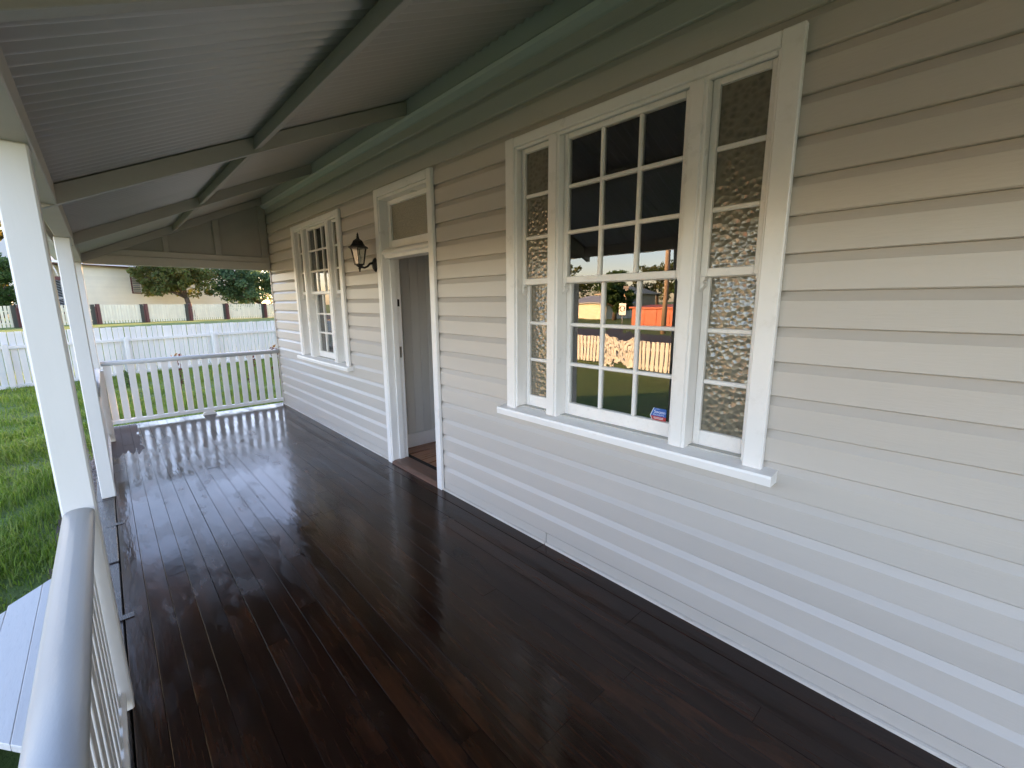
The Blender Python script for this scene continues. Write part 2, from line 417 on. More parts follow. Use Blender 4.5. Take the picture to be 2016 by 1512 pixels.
# grass: nobody could count it
def make_grass():
    P = []
    def patch(x0, x1, y0, y1, dens, h0, h1):
        n = int((x1 - x0) * (y1 - y0) * dens)
        p = np.stack([npr.uniform(x0, x1, n), npr.uniform(y0, y1, n), npr.uniform(h0, h1, n)], -1)
        P.append(p)
    patch(-7.5, -2.2, -4.6, -2.50, 3600, .05, .15)
    patch(-12, -7.5, -4.8, -2.50, 1900, .05, .13)
    patch(-12, -7.95, -2.50, 2.5, 1700, .05, .13)
    patch(-19, -12, -6.0, 3.5, 750, .05, .13)
    p = np.concatenate(P)
    # clumps: denser and taller in patches, thin near the soil strip
    cl = np.sin(p[:, 0] * 3.1 + 1.7 * np.sin(p[:, 1] * 2.3)) * np.sin(p[:, 1] * 3.7 + 1.3 * np.sin(p[:, 0] * 1.9))
    edge = np.clip((-2.50 - p[:, 1]) / .12, 0, 1); edge = np.where((p[:, 0] < -8.0) | (p[:, 0] > -4.4), 1, edge)
    keep = npr.uniform(0, 1, len(p)) < (.55 + .45 * cl) * edge + .12
    keep &= ~((p[:, 0] > -4.3) & (p[:, 0] < -2.0) & (p[:, 1] > -2.72))
    p = p[keep]; cl = cl[keep]; n = len(p)
    h = p[:, 2] * (1.0 + .55 * cl) * npr.uniform(.6, 1.3, n)
    ang = npr.uniform(0, 2 * np.pi, n); lean = npr.uniform(.15, 1.0, n) * h
    w = npr.uniform(.0022, .0048, n) * np.where(p[:, 0] < -7.5, 1.9, 1.15)
    g = ground_h(p[:, 0], p[:, 1])
    base = np.stack([p[:, 0], p[:, 1], g - .005], -1)
    sd = np.stack([-np.sin(ang), np.cos(ang), np.zeros(n)], -1) * w[:, None]
    ld = np.stack([np.cos(ang), np.sin(ang), np.zeros(n)], -1)
    midp = base + ld * (lean * .35)[:, None] + np.array([0, 0, 1.]) * (h * .62)[:, None]
    tip = base + ld * lean[:, None] + np.array([0, 0, 1.]) * (h * (1 - .18 * lean / h))[:, None]
    v = np.stack([base - sd, base + sd, midp + sd * .75, midp - sd * .75, tip], 1).reshape(-1, 3)
    b = np.arange(n)[:, None] * 5
    f = np.concatenate([b + np.array([0, 1, 2]), b + np.array([0, 2, 3]), b + np.array([3, 2, 4])])
    o = np_mesh('grass', v, f, 'grass'); o['kind'] = 'stuff'
    tag(o, 'lush green lawn grass growing beside the verandah', 'grass')
make_grass()

def make_gravel():
    n = 5200
    c = np.stack([npr.uniform(-9, -4.4, n), npr.uniform(-2.58, -2.30, n), np.full(n, GZ + .012)], -1)
    s = npr.uniform(.008, .022, n)
    octa = np.array([(1, 0, 0), (-1, 0, 0), (0, 1, 0), (0, -1, 0), (0, 0, .7), (0, 0, -.7)])
    v = c[:, None, :] + octa[None] * s[:, None, None] * npr.uniform(.6, 1.3, (n, 6, 1))
    fo = np.array([(0, 2, 4), (2, 1, 4), (1, 3, 4), (3, 0, 4), (2, 0, 5), (1, 2, 5), (3, 1, 5), (0, 3, 5)])
    f = (np.arange(n)[:, None, None] * 6 + fo[None]).reshape(-1, 3)
    m, nt, out = new_mat('gravel_stones')
    p = N(nt, 'ShaderNodeBsdfPrincipled'); g = N(nt, 'ShaderNodeNewGeometry')
    nt.links.new(ramp(nt, g.outputs['Random Per Island'], [(0., (.15, .10, .075)), (.5, (.32, .24, .19)), (1., (.50, .43, .37))]), p.inputs['Base Color'])
    p.inputs['Roughness'].default_value = .85; nt.links.new(p.outputs[0], out.inputs[0])
    o = np_mesh('gravel', v.reshape(-1, 3), f, m); o['kind'] = 'stuff'
    tag(o, 'strip of brown gravel along the verandah edge', 'gravel')
make_gravel()

# ------------------------------------------------------------------ verandah floor
FX0, FX1 = -7.90, 2.2
vf = boxo('verandah_floor', FX0 + .02, FX1, -2.27, .015, -.10, -.034, 'subfloor'); vf['kind'] = 'structure'
def to_child(o, parent):
    o.parent = parent; o.matrix_parent_inverse = Matrix.Translation(-Vector(parent.location)); return o
y = -2.165; bi = 0
while y < -.115:
    w = .1 if y + .2 < -.10 else (-.112 - y)
    if w < .05: break
    xs = [FX0]; x = FX0 + rng.uniform(.9, 3.0)
    while x < FX1 - .6:
        xs.append(x); x += rng.uniform(1.5, 3.4)
    xs.append(FX1)
    for a, b in zip(xs, xs[1:]):
        gap = rng.uniform(.0016, .0034) if y < -1.1 else rng.uniform(.0006, .0016)
        dz = rng.uniform(-.0012, .0004)
        bo = boxo('floorboard', a + .0008, b - .0008, y + gap / 2, y + w - gap / 2, -.03, dz, 'deck', None, .0004)
        bo.rotation_euler = (rng.gauss(0, .0035), rng.gauss(0, .0004), 0)
        to_child(bo, vf)
    y += w
for a, b in ((FX0, -5.2), (-5.2, -1.9), (-1.9, FX1)):
    to_child(boxo('border_board', a + .001, b - .001, -.110, -.002, -.03, .001, 'deck', None, .002), vf)
for a, b, dz in ((FX0, -4.905, 0), (-4.900, -3.64, .002), (-3.635, -1.2, -.004), (-1.195, FX1, -.002)):
    to_child(boxo('edge_beam', a, b - .003, -2.285, -2.171, -.16, dz, 'deckedge', None, .004), vf)
for kx in (-4.30, -2.93):
    to_child(boxo('timber_key', kx - .024, kx + .024, -2.232, -2.126, .0005, .0035, 'deckedge', None, .001), vf)
to_child(boxo('end_beam', FX0 - .045, FX0 - .002, -2.285, .015, -.16, -.002, 'deckedge', None, .004), vf)

# ================================================================== COTTAGE
cot = empty('cottage', 'beige chamferboard cottage with white windows and open front verandah', 'house', (0, 0, 0))
PZ = .145; Z0 = 2.544
HX0, HX1 = -7.85, 2.6
WIN1, WIN2 = -1.431, -5.800
OPEN = [(WIN1 - .80, WIN1 + .80, .895, 2.615), (WIN2 - .80, WIN2 + .80, .895, 2.615), (-4.095, -3.155, -.05, 2.645)]

def board(x0, x1, zb, lo, hi):
    """chamferboard: flat face, chamfered top, thin lip under the board above"""
    zt = zb + PZ
    prof = [(.0055, zb + .0012), (.0, zb + .0055), (0.0, zt - .038), (.0215, zt)]
    def yat(z):
        for (ya, za), (yb, zb2) in zip(prof, prof[1:]):
            if za <= z <= zb2: return ya + (yb - ya) * (z - za) / (zb2 - za)
        return prof[-1][0]
    lo = max(lo, zb + .0012); hi = min(hi, zt)
    if hi - lo < .004: return
    pts = [(yat(lo), lo)] + [q for q in prof if lo < q[1] < hi] + [(yat(hi), hi)]
    dy = rng.uniform(-.0004, .0004)
    pr = [(q[0] + dy, q[1]) for q in pts] + [(.0265, hi), (.0265, lo)]
    # stations along the board: hand-fixed boards wander a millimetre or so
    ns = max(2, int((x1 - x0) / .8) + 1); bm = bmesh.new(); rings = []
    for i in range(ns):
        x = x0 + (x1 - x0) * i / (ns - 1)
        oy = .0009 * math.sin(x * 1.7 + zb * 31) + .0006 * math.sin(x * 4.3 + zb * 17)
        oz = .0011 * math.sin(x * 1.1 + zb * 23) + .0005 * math.sin(x * 3.7 + zb * 41)
        m = len(pts)
        rings.append([bm.verts.new((x, q[0] + (oy if j < m else 0), q[1] + (oz if (0 < j < m - 1) else 0))) for j, q in enumerate(pr)])
    k_ = len(pr)
    for a, b in zip(rings, rings[1:]):
        for j in range(k_): bm.faces.new((a[j], a[(j + 1) % k_], b[(j + 1) % k_], b[j]))
    bm.faces.new(rings[0][::-1]); bm.faces.new(rings[-1])
    bmesh.ops.recalc_face_normals(bm, faces=bm.faces)
    return link('weatherboard', me_from_bm(bm, 'weatherboard'), 'board', cot)

for k in range(17, -5, -1):
    zb = Z0 - PZ * k; zt = zb + PZ
    hi_lim = 3.075
    if zb > hi_lim - .01: break
    cuts = [c for c in OPEN if c[2] < zt and c[3] > zb]
    xs = sorted(cuts)
    cur = HX0 + .002
    segs = []
    for c in xs:
        segs.append((cur, c[0], zb, min(zt, hi_lim)))
        if c[2] > zb: segs.append((c[0] + .0005, c[1] - .0005, zb, c[2]))
        if c[3] < zt: segs.append((c[0] + .0005, c[1] - .0005, c[3], min(zt, hi_lim)))
        cur = c[1]
    segs.append((cur, HX1, zb, min(zt, hi_lim)))
    for a, b, lo, hi in segs:
        # long runs are two lengths butted together
        if b - a > 50:
            j = rng.uniform(a + 1.0, b - 1.0)
            board(a, j - .0006, zb, lo, hi); board(j + .0006, b, zb, lo, hi)
        else:
            board(a, b, zb, lo, hi)
# base strip and little moulding along the floor
for a, b in ((HX0, -4.12), (-3.13, -1.9), (-1.897, HX1)):
    boxo('base_strip', a + .001, b - .001, .002, .02, .0, .0795, 'board', cot, .001)
    prism('floor_moulding', [(.0, .001), (-.016, .001), (-.012, .012), (-.002, .017), (.0, .017)], 'x', a + .002, b - .002, 'moulding', cot)
boxo('corner_board', HX0 - .03, HX0 + .001, -.012, .09, -.02, 3.07, 'board', cot)

# wall core behind the boards
def core(x0, x1, z0, z1): boxo('wall_core', x0, x1, .027, .12, z0, z1, 'interior', cot, 0)
core(HX0, WIN2 - .76, -.4, 3.3); core(WIN2 + .76, -4.06, -.4, 3.3); core(-3.19, WIN1 - .76, -.4, 3.3); core(WIN1 + .76, HX1, -.4, 3.3)
for w in (WIN1, WIN2):
    core(w - .759, w + .759, -.4, .93); core(w - .759, w + .759, 2.60, 3.3)
core(-4.059, -3.191, 2.62, 3.3); core(-4.059, -3.191, -.4, -.02)
# other outside walls, floors, ceilings
boxo('end_wall', HX0 - .001, HX0 + .12, .121, 8.9, -.4, 3.3, 'board', cot, 0)
boxo('end_wall', HX1 - .12, HX1, .121, 8.9, -.4, 3.3, 'board', cot, 0)
boxo('rear_wall', HX0, HX1, 8.901, 9.0, -.4, 3.3, 'board', cot, 0)
boxo('ceiling_lining', HX0 + .13, HX1 - .13, .122, 8.89, 2.88, 2.91, 'ceiling', cot, 0)
boxo('room_floor', HX0 + .13, -4.40, .122, 8.89, -.03, .005, 'hallfloor', cot, 0)
boxo('room_floor', -3.04, HX1 - .13, .122, 8.89, -.03, .005, 'hallfloor', cot, 0)
# hall: floor boards, lined walls
hx0, hx1 = -4.335, -3.10
for i in range(11):
    a = hx0 + i * (hx1 - hx0) / 11; b = hx0 + (i + 1) * (hx1 - hx0) / 11
    boxo('hall_floorboard', a + .0007, b - .0007, .22, 5.5, -.02, .0165 + rng.uniform(-.0005, .0005), 'hallfloor', cot, .001)
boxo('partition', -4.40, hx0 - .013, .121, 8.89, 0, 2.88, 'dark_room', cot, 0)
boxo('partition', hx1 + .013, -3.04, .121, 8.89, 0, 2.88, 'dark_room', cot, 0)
boxo('partition', hx0 - .012, hx1 + .012, 5.5, 5.56, 0, 2.88, 'hallwall', cot, 0)
yy = .122
while yy < 5.4:
    w = .104
    boxo('lining_board', hx0 - .0125, hx0, yy + .0012, yy + w - .0012, .02, 2.88, 'hallwall', cot, .0045)
    boxo('lining_board', hx1, hx1 + .0125, yy + .0012, yy + w - .0012, .02, 2.88, 'hallwall', cot, .0045)
    yy += w
boxo('skirting', hx0 + .0003, hx0 + .018, .13, 5.4, .017, .175, 'white', cot, .004)
boxo('skirting', hx1 - .018, hx1 - .0003, .13, 5.4, .017, .175, 'white', cot, .004)

# ---------------------------------------------------------------- windows
def ragged_bar(bm, x0, x1, y0, y1, z0, z1):
    bm_box(bm, x0, x1, y0, y1, z0, z1, .0035)

def pane(name, x0, x1, z0, z1, y, mat, parent):
    o = boxo(name, x0, x1, y - .0015, y + .0015, z0, z1, mat, None, 0)
    to_child2(o, parent); return o
def to_child2(o, parent):
    o.parent = parent
    o.matrix_parent_inverse = Matrix.Translation(-Vector(parent.location))
    return o

def make_window(c, label):
    # frame lining is the window's own mesh, everything else its children
    L = []
    L += [(c - .758, c - .735, -.012, .115, .93, 2.60), (c + .735, c + .758, -.012, .115, .93, 2.60), (c - .7345, c + .7345, -.012, .115, 2.578, 2.60)]
    win = boxes('window', L, 'white', cot, .002); win['label'] = label
    def W(o): to_child2(o, win); return o
    # architrave: mitred look, with a raised outer bead
    prismz = lambda x0, x1: None
    W(boxo('architrave', c - .824, c - .745, -.032, -.001, .915, 2.640, 'white', None, .004))
    W(boxo('architrave', c + .745, c + .824, -.032, -.001, .915, 2.640, 'white', None, .004))
    W(boxo('architrave', c - .7445, c + .7445, -.0315, -.001, 2.584, 2.639, 'white', None, .004))
    for s in (-1, 1):
        W(boxo('bead', c + s * .742 - .009, c + s * .742 + .009, -.018, .004, .928, 2.580, 'white', None, .004))
    W(boxo('bead', c - .73, c + .73, -.017, .004, 2.566, 2.5835, 'white', None, .004))
    # sill, a thick board with sloping top
    W(prism('sill', [(-.075, .866), (-.078, .900), (-.074, .912), (.10, .932), (.10, .866)], 'x', c - .880, c + .880, 'white', None))
    # mullion posts with stepped faces
    for s in (-1, 1):
        m = c + s * .4225
        W(boxo('mullion', m - .043, m + .043, -.016, .11, .921, 2.577, 'white', None, .004))
        W(boxo('mullion_bead', m - .028, m + .028, -.024, -.0165, .924, 2.577, 'white', None, .003))
    # three bays, each with an upper sash (outer) and a lower sash set behind it
    bays = [(-.733, -.466, 1, 'obscure'), (-.379, .379, 3, 'glass'), (.466, .733, 1, 'obscure')]
    for bx0, bx1, cols, gm in bays:
        for up in (1, 0):
            y0 = .028 if up else .070
            y1 = y0 + .038
            z0, z1 = (1.748, 2.577) if up else (.930, 1.790)
            sx0, sx1 = c + bx0 + .001, c + bx1 - .001
            st = .032
            gb0 = z0 + (.037 if up else .075); gb1 = z1 - (.030 if up else .045)
            gx0, gx1 = sx0 + st, sx1 - st
            bm = bmesh.new()
            bm_box(bm, sx0, gx0, y0, y1, z0, z1, .003); bm_box(bm, gx1, sx1, y0, y1, z0, z1, .003)
            bm_box(bm, gx0 + .0002, gx1 - .0002, y0, y1, z0, gb0, .003); bm_box(bm, gx0 + .0002, gx1 - .0002, y0, y1, gb1, z1, .003)
            rows = 3
            bw = .0105
            zc = [gb0 + (gb1 - gb0) * i / rows for i in range(rows + 1)]
            xc = [gx0 + (gx1 - gx0) * i / cols for i in range(cols + 1)]
            for z in zc[1:-1]: bm_box(bm, gx0 + .0002, gx1 - .0002, y0 + .004, y1 - .006, z - bw, z + bw, .004)
            for x in xc[1:-1]: bm_box(bm, x - bw, x + bw, y0 + .003, y1 - .005, gb0 + .0002, gb1 - .0002, .004)
            sa = link('sash', me_from_bm(bm, 'sash'), 'putty', None); W(sa)
            yg = (y0 + y1) / 2
            for i in range(rows):
                for j in range(cols):
                    a = xc[j] + (bw if j else 0) - .0005; b = xc[j + 1] - (bw if j < cols - 1 else 0) + .0005
                    z_0 = zc[i] + (bw if i else 0) - .0005; z_1 = zc[i + 1] - (bw if i < rows - 1 else 0) + .0005
                    mt = gm
                    if gm == 'glass' and not up and i == 1 and j == 1: mt = 'glass_wavy'
                    po = pane('pane', a, b, z_0, z_1, yg, mt, win)
                    po.rotation_euler = (rng.gauss(0, .0015), 0, rng.gauss(0, .0015))
            if up:   # scrolled horns under the meeting rail
                for hx in (sx0 + .0005, gx1 + .0095):
                    pr = [(.0, 0.), (.022, 0.), (.022, -.012), (.013, -.020), (.020, -.034), (.016, -.046), (.005, -.056), (.0, -.066)]
                    if hx > sx0 + .01: pr = [(.022 - a, b) for a, b in pr]
                    W(prism('sash_horn', [(hx + a, 1.7475 + b) for a, b in pr], 'y', y0 + .001, y1 - .002, 'putty', None))
    return win
win1 = make_window(WIN1, 'large near window with clear middle panes and obscure side panes')
win2 = make_window(WIN2, 'same window pattern at the far end of the wall')

# ---------------------------------------------------------------- door opening
def dpart(*a, **k): return boxo(*a, **k)
df = boxes('door_frame', [(-4.066, -4.040, -.020, .160, .0, 2.60), (-3.210, -3.184, -.020, .160, .0, 2.60), (-4.0395, -3.2105, -.020, .160, 2.575, 2.60)], 'white', cot)
def D(o): to_child2(o, df); return o
D(boxo('architrave', -4.122, -4.052, -.032, -.001, .0, 2.672, 'white', None, .004))
D(boxo('architrave', -3.198, -3.128, -.032, -.001, .0, 2.672, 'white', None, .004))
D(boxo('architrave', -4.0515, -3.1985, -.0315, -.001, 2.602, 2.671, 'white', None, .004))
D(prism('transom_bar', [(.13, 2.050), (.13, 2.142), (.035, 2.142), (.0, 2.128), (-.014, 2.112), (-.014, 2.094), (.006, 2.078), (.012, 2.050)], 'x', -4.039, -3.211, 'white', None))
D(boxes('transom_sash', [(-4.038, -3.985, .062, .105, 2.1425, 2.574), (-3.265, -3.212, .062, .105, 2.1425, 2.574), (-3.9848, -3.2652, .062, .105, 2.1425, 2.215), (-3.9848, -3.2652, .062, .105, 2.532, 2.574)], 'white', None, .003))
D(pane('transom_pane', -3.986, -3.264, 2.214, 2.533, .084, 'obscure_fine', df))
D(boxo('door_stop', -4.0395, -4.026, .055, .110, .03, 2.0495, 'white', None, .002))
D(boxo('door_stop', -3.224, -3.2105, .055, .110, .03, 2.0495, 'white', None, .002))
D(boxo('strike_plate', -4.0397, -4.0375, .120, .142, 1.09, 1.20, 'brass', None, .0005))
D(boxo('strike_plate', -4.0397, -4.0375, .120, .142, 1.60, 1.67, 'black_iron', None, .0005))
D(prism('threshold', [(-.030, .0015), (-.030, .020), (.0, .032), (.15, .032), (.15, .0015)], 'x', -4.039, -3.211, 'sillwood', None))
D(boxo('dark_floor_strip', -4.3, -3.12, .161, .219, .0, .0172, 'subfloor', None, .001))  # dark strip between the threshold and the hall floorboards
# open door leaf, swung inwards on its right-hand hinges
leaf = boxo('front_door', -3.262, -3.222, .17, .985, .035, 2.045, 'white', cot, .003)
for z0, z1 in ((.25, .95), (1.12, 1.9)):
    to_child2(boxo('door_panel', -3.268, -3.2625, .28, .875, z0, z1, 'white', None, .002), leaf)
bm = bmesh.new(); tube_bm(bm, [(-3.262, .92, 1.04), (-3.30, .92, 1.04)], .008, 10); lathe_bm(bm, [(.0, -.022), (.018, -.015), (.025, 0), (.018, .015), (.0, .022)], 14, (-3.315, .92, 1.04))
to_child2(link('door_knob', me_from_bm(bm, 'door_knob'), 'brass'), leaf)

# ---------------------------------------------------------------- verandah roof
KS = .459
def rz(y): return 3.11 + (y + .06) * KS          # underside of the rafters
boxo('ledger', HX0, HX1, -.052, .0205, 3.082, 3.235, 'ledger', cot, .004)
prism('ledger_moulding', [(.0, 3.050), (-.020, 3.052), (-.058, 3.072), (-.070, 3.092), (-.062, 3.104), (-.0525, 3.104), (-.0525, 3.0815), (.0, 3.0815)], 'x', HX0, HX1, 'ledger', cot)
RAF = [-7.79, -5.60, -3.42, -1.33, .85]
for x in RAF:
    y0, y1 = -2.262, -.054
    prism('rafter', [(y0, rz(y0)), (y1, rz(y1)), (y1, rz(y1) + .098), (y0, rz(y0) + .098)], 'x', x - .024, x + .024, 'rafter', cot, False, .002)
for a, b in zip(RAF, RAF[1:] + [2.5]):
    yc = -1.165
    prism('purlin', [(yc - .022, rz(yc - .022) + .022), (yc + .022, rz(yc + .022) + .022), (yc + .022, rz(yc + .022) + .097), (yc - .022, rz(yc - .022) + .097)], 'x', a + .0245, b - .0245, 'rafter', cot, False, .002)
boxo('verandah_beam', HX0 - .05, 2.5, -2.240, -2.148, 2.150, 2.262, 'timber_cream', cot, .004)
boxo('beam_plate', HX0 - .04, 2.5, -2.225, -2.165, 2.2625, 2.318, 'timber_cream', cot, .003) if False else None
# corrugated sheets, lapped
def sheet(x0, ncor, lift):
    pit = .0762; seg = 10; n = ncor * seg + 1
    xs = x0 + np.arange(n) * pit / seg
    zz = .0125 * np.cos(2 * np.pi * (xs - FX0) / pit)
    ys = [-2.31, -1.6, -.8, -.030]
    v = []
    for yv in ys:
        for x, z in zip(xs, zz): v.append((x, yv, rz(yv) + .1115 + z + lift))
    f = [(j * n + i, j * n + i + 1, (j + 1) * n + i + 1, (j + 1) * n + i) for j in range(len(ys) - 1) for i in range(n - 1)]
    return np_mesh('roof_sheet', v, f, 'iron', cot, True)
x = FX0 - .06; k = 0
while x < 2.4:
    sheet(x, 11, .0012 if k % 2 else 0.); x += .762; k += 1
# gutter
prism('gutter', [(-2.285, 2.262), (-2.285, 2.178), (-2.39, 2.178), (-2.405, 2.275), (-2.397, 2.275), (-2.384, 2.186), (-2.291, 2.186), (-2.291, 2.262)], 'x', HX0 - .15, 2.4, 'white', cot)
# end gable infill
boxo('end_tie_beam', HX0 - .052, HX0 + .048, -2.147, -.013, 2.140, 2.258, 'timber_cream', cot, .004)
boxo('end_top_plate', HX0 - .03, HX0 + .034, -2.147, -.013, 2.2585, 2.335, 'timber_cream', cot, .003)
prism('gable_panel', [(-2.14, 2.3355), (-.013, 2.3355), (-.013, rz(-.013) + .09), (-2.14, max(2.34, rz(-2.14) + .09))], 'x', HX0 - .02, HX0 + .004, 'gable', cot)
for yc, w in ((-1.285, .060), (-.675, .075), (-.062, .094)):
    top = rz(yc - w / 2) + .05
    boxo('gable_batten', HX0 + .0045, HX0 + .032, yc - w / 2, yc + w / 2, 2.336, top, 'rafter', cot, .002)
# main roof above (outside view, shades the wall)
for s, nm in ((0, 'main_roof'), (1, 'main_roof')):
    pr = [(-.32, 3.24), (4.5, 5.75), (4.5, 5.83), (-.36, 3.31)] if s == 0 else [(9.32, 3.24), (4.501, 5.75), (4.501, 5.83), (9.36, 3.31)]
    prism(nm, pr, 'x', HX0 - .35, HX1 + .35, 'iron_out', cot)
for xg in (HX0, HX1 - .1):
    prism('gable_wall', [(.0, 3.30), (9.0, 3.30), (4.5, 5.74)], 'x', xg, xg + .1, 'board', cot)

# ---------------------------------------------------------------- posts
def post(xn):
    bm = bmesh.new()
    bm_box(bm, -.048, .048, -.047, .047, 0, 2.149, .006)
    p = link('post', me_from_bm(bm, 'post'), 'post', cot, (xn - .048, -2.203, .0008)); return p
for xn in (-7.752, -4.962, -2.190, .585): post(xn)
boxo('short_post', -7.10, -7.03, -2.212, -2.120, .001, .868, 'post', cot, .006)

# ---------------------------------------------------------------- balustrades
def rail_profile(c, top):
    pts = []
    for i in range(9):
        a = math.pi * i / 8
        pts.append((c + .043 * math.cos(a), top - .022 + .022 * math.sin(a)))
    pts += [(c - .043, top - .034), (c - .034, top - .046), (c - .034, top - .060), (c + .034, top - .060), (c + .034, top - .046), (c + .043, top - .034)]
    return pts
bm = bmesh.new(); bm_box(bm, -.036, .036, -.011, .011, 0, .742, .002); bal_x = me_from_bm(bm, 'baluster')
bm = bmesh.new(); bm_box(bm, -.011, .011, -.036, .036, 0, .742, .002); bal_y = me_from_bm(bm, 'baluster')
def balustrade_x(x0, x1, yc, n, lbl):
    h = prism('balustrade', [(yc - .03, .052), (yc + .03, .052), (yc + .03, .088), (yc + .018, .1), (yc - .018, .1), (yc - .03, .088)], 'x', x0, x1, 'white', cot)
    h['label'] = lbl
    r = prism('handrail', rail_profile(yc, .902), 'x', x0, x1, 'rail', None, True); to_child2(r, h)
    st = (x1 - x0) / n
    for i in range(n):
        b = link('baluster', bal_x, 'white', None, (x0 + st * (i + .5), yc + rng.uniform(-.001, .001), .1005), (0, rng.gauss(0, .003), 0)); to_child2(b, h)
    return h
def balustrade_y(y0, y1, xc, n, lbl):
    h = prism('balustrade', [(xc - .03, .052), (xc + .03, .052), (xc + .03, .088), (xc + .018, .1), (xc - .018, .1), (xc - .03, .088)], 'y', y0, y1, 'white', cot)
    h['label'] = lbl
    r = prism('handrail', rail_profile(xc, .902), 'y', y0, y1, 'rail', None, True); to_child2(r, h)
    st = (y1 - y0) / n
    for i in range(n):
        b = link('baluster', bal_y, 'white', None, (xc + rng.uniform(-.001, .001), y0 + st * (i + .5), .1005), (rng.gauss(0, .004), 0, 0)); to_child2(b, h)
    return h
balustrade_x(-2.1895, .4885, -2.206, 24, 'white balustrade in the near left corner')
balustrade_x(-7.029, -5.0585, -2.190, 17, 'white balustrade between the middle and corner posts')
eb = balustrade_y(-2.146, -.013, -7.84, 18, 'white balustrade across the far end of the verandah')
to_child2(prism('rail_block', [(-1.13, .001), (-.955, .001), (-.975, .035), (-1.01, .051), (-1.08, .051), (-1.11, .035)], 'x', -7.87, -7.80, 'white', None), eb)

# ================================================================== THINGS ON THE VERANDAH
# wall lantern
LX, LY = -4.215, -.165
lan = empty('wall_lantern', 'black carriage wall lantern with clear glass beside the open front door', 'lantern', (LX, 0, 2.0))
def LP(o): to_child2(o, lan); return o
bm = bmesh.new(); lathe_bm(bm, [(.0, .030), (.030, .027), (.044, .018), (.054, .006), (.056, .0)][::-1], 20)
for v in bm.verts: v.co = Vector((LX + v.co.x * .8, -.001 - v.co.z, 2.005 + v.co.y * 1.25))
bmesh.ops.recalc_face_normals(bm, faces=bm.faces)
LP(link('back_plate', me_from_bm(bm, 'back_plate'), 'black_iron'))
bm = bmesh.new()
tube_bm(bm, [(LX, -.025, 2.02), (LX, -.06, 2.012), (LX, -.085, 1.985), (LX, -.115, 1.972), (LX, LY, 1.978)], [.014, .011, .010, .010, .012], 10)
lathe_bm(bm, [(.0, -.045), (.009, -.040), (.006, -.028), (.014, -.016), (.010, -.004), (.030, .010), (.034, .022)], 14, (LX, LY, 1.975))
LP(link('arm', me_from_bm(bm, 'arm'), 'black_iron'))
zb, zt = 1.998, 2.150; rb, rt = .046, .076
bm = bmesh.new()
for i in range(6):
    a = math.pi / 6 + i * math.pi / 3
    tube_bm(bm, [(LX + rb * math.cos(a), LY + rb * math.sin(a), zb), (LX + rt * math.cos(a), LY + rt * math.sin(a), zt)], .0042, 6)
lathe_bm(bm, [(rb - .006, -.004), (rb + .005, -.004), (rb + .005, .006), (rb - .006, .006)], 6, (LX, LY, zb), True, math.pi / 6)
lathe_bm(bm, [(rt - .008, -.004), (rt + .005, -.004), (rt + .005, .006), (rt - .008, .006)], 6, (LX, LY, zt), True, math.pi / 6)
LP(link('cage', me_from_bm(bm, 'cage'), 'black_iron'))
for i in range(6):
    a0 = math.pi / 6 + i * math.pi / 3; a1 = a0 + math.pi / 3
    q = [(LX + (rb - .001) * math.cos(a0), LY + (rb - .001) * math.sin(a0), zb), (LX + (rb - .001) * math.cos(a1), LY + (rb - .001) * math.sin(a1), zb),
         (LX + (rt - .001) * math.cos(a1), LY + (rt - .001) * math.sin(a1), zt), (LX + (rt - .001) * math.cos(a0), LY + (rt - .001) * math.sin(a0), zt)]
    LP(np_mesh('glass_panel', q, [(0, 1, 2, 3)], 'lampglass'))
bm = bmesh.new()
lathe_bm(bm, [(.098, -.006), (.100, .002), (.078, .012), (.060, .034), (.048, .060), (.034, .070), (.018, .080), (.012, .092), (.015, .098), (.009, .106), (.011, .116), (.0, .142)], 6, (LX, LY, zt + .006), True, math.pi / 6)
LP(link('cap', me_from_bm(bm, 'cap'), 'black_iron'))
bm = bmesh.new(); lathe_bm(bm, [(.012, 0), (.012, .050), (.016, .052), (.017, .072), (.008, .090), (.0, .094)], 12, (LX, LY, zb))
LP(link('lamp_tube', me_from_bm(bm, 'lamp_tube'), 'candle'))

# window sticker
st = empty('window_sticker', 'small blue and red security sticker low in the near window', 'sticker', (-1.165, .0865, 1.006))
def SP(o): to_child2(o, st); return o
ysk = .0862
def poly(name, pts, y, mat):
    n = len(pts); v = [(p[0], y, p[1]) for p in pts] + [(p[0], y - .0004, p[1]) for p in pts]
    bm = bmesh.new(); vs = [bm.verts.new(q) for q in v]
    bm.faces.new(vs[:n]); bm.faces.new(vs[n:][::-1])
    for i in range(n): bm.faces.new((vs[i], vs[(i + 1) % n], vs[n + (i + 1) % n], vs[n + i]))
    bmesh.ops.recalc_face_normals(bm, faces=bm.faces)
    return SP(link(name, me_from_bm(bm, name), mat))
SX = -1.214
poly('blue_field', [(SX + .004, 1.028), (SX + .024, 1.072), (SX + .094, 1.072), (SX + .094, 1.028)], ysk, 'st_blue')
poly('red_field', [(SX + .004, 1.0275), (SX + .016, 1.006), (SX + .094, 1.006), (SX + .094, 1.0275)], ysk, 'st_red')
poly('white_edge', [(SX, 1.028), (SX + .020, 1.072), (SX + .0235, 1.072), (SX + .0035, 1.028)], ysk, 'st_white')
poly('white_edge', [(SX, 1.0275), (SX + .012, 1.006), (SX + .0155, 1.006), (SX + .0035, 1.0275)], ysk, 'st_white')
poly('swoosh', [(SX + .030, 1.066), (SX + .045, 1.0690), (SX + .060, 1.0675), (SX + .045, 1.0672)], ysk - .0006, 'st_white')
for zl in (1.0195, 1.0135): poly('red_caption', [(SX + .022, zl), (SX + .078, zl), (SX + .078, zl + .0022), (SX + .022, zl + .0022)], ysk - .0006, 'st_white')
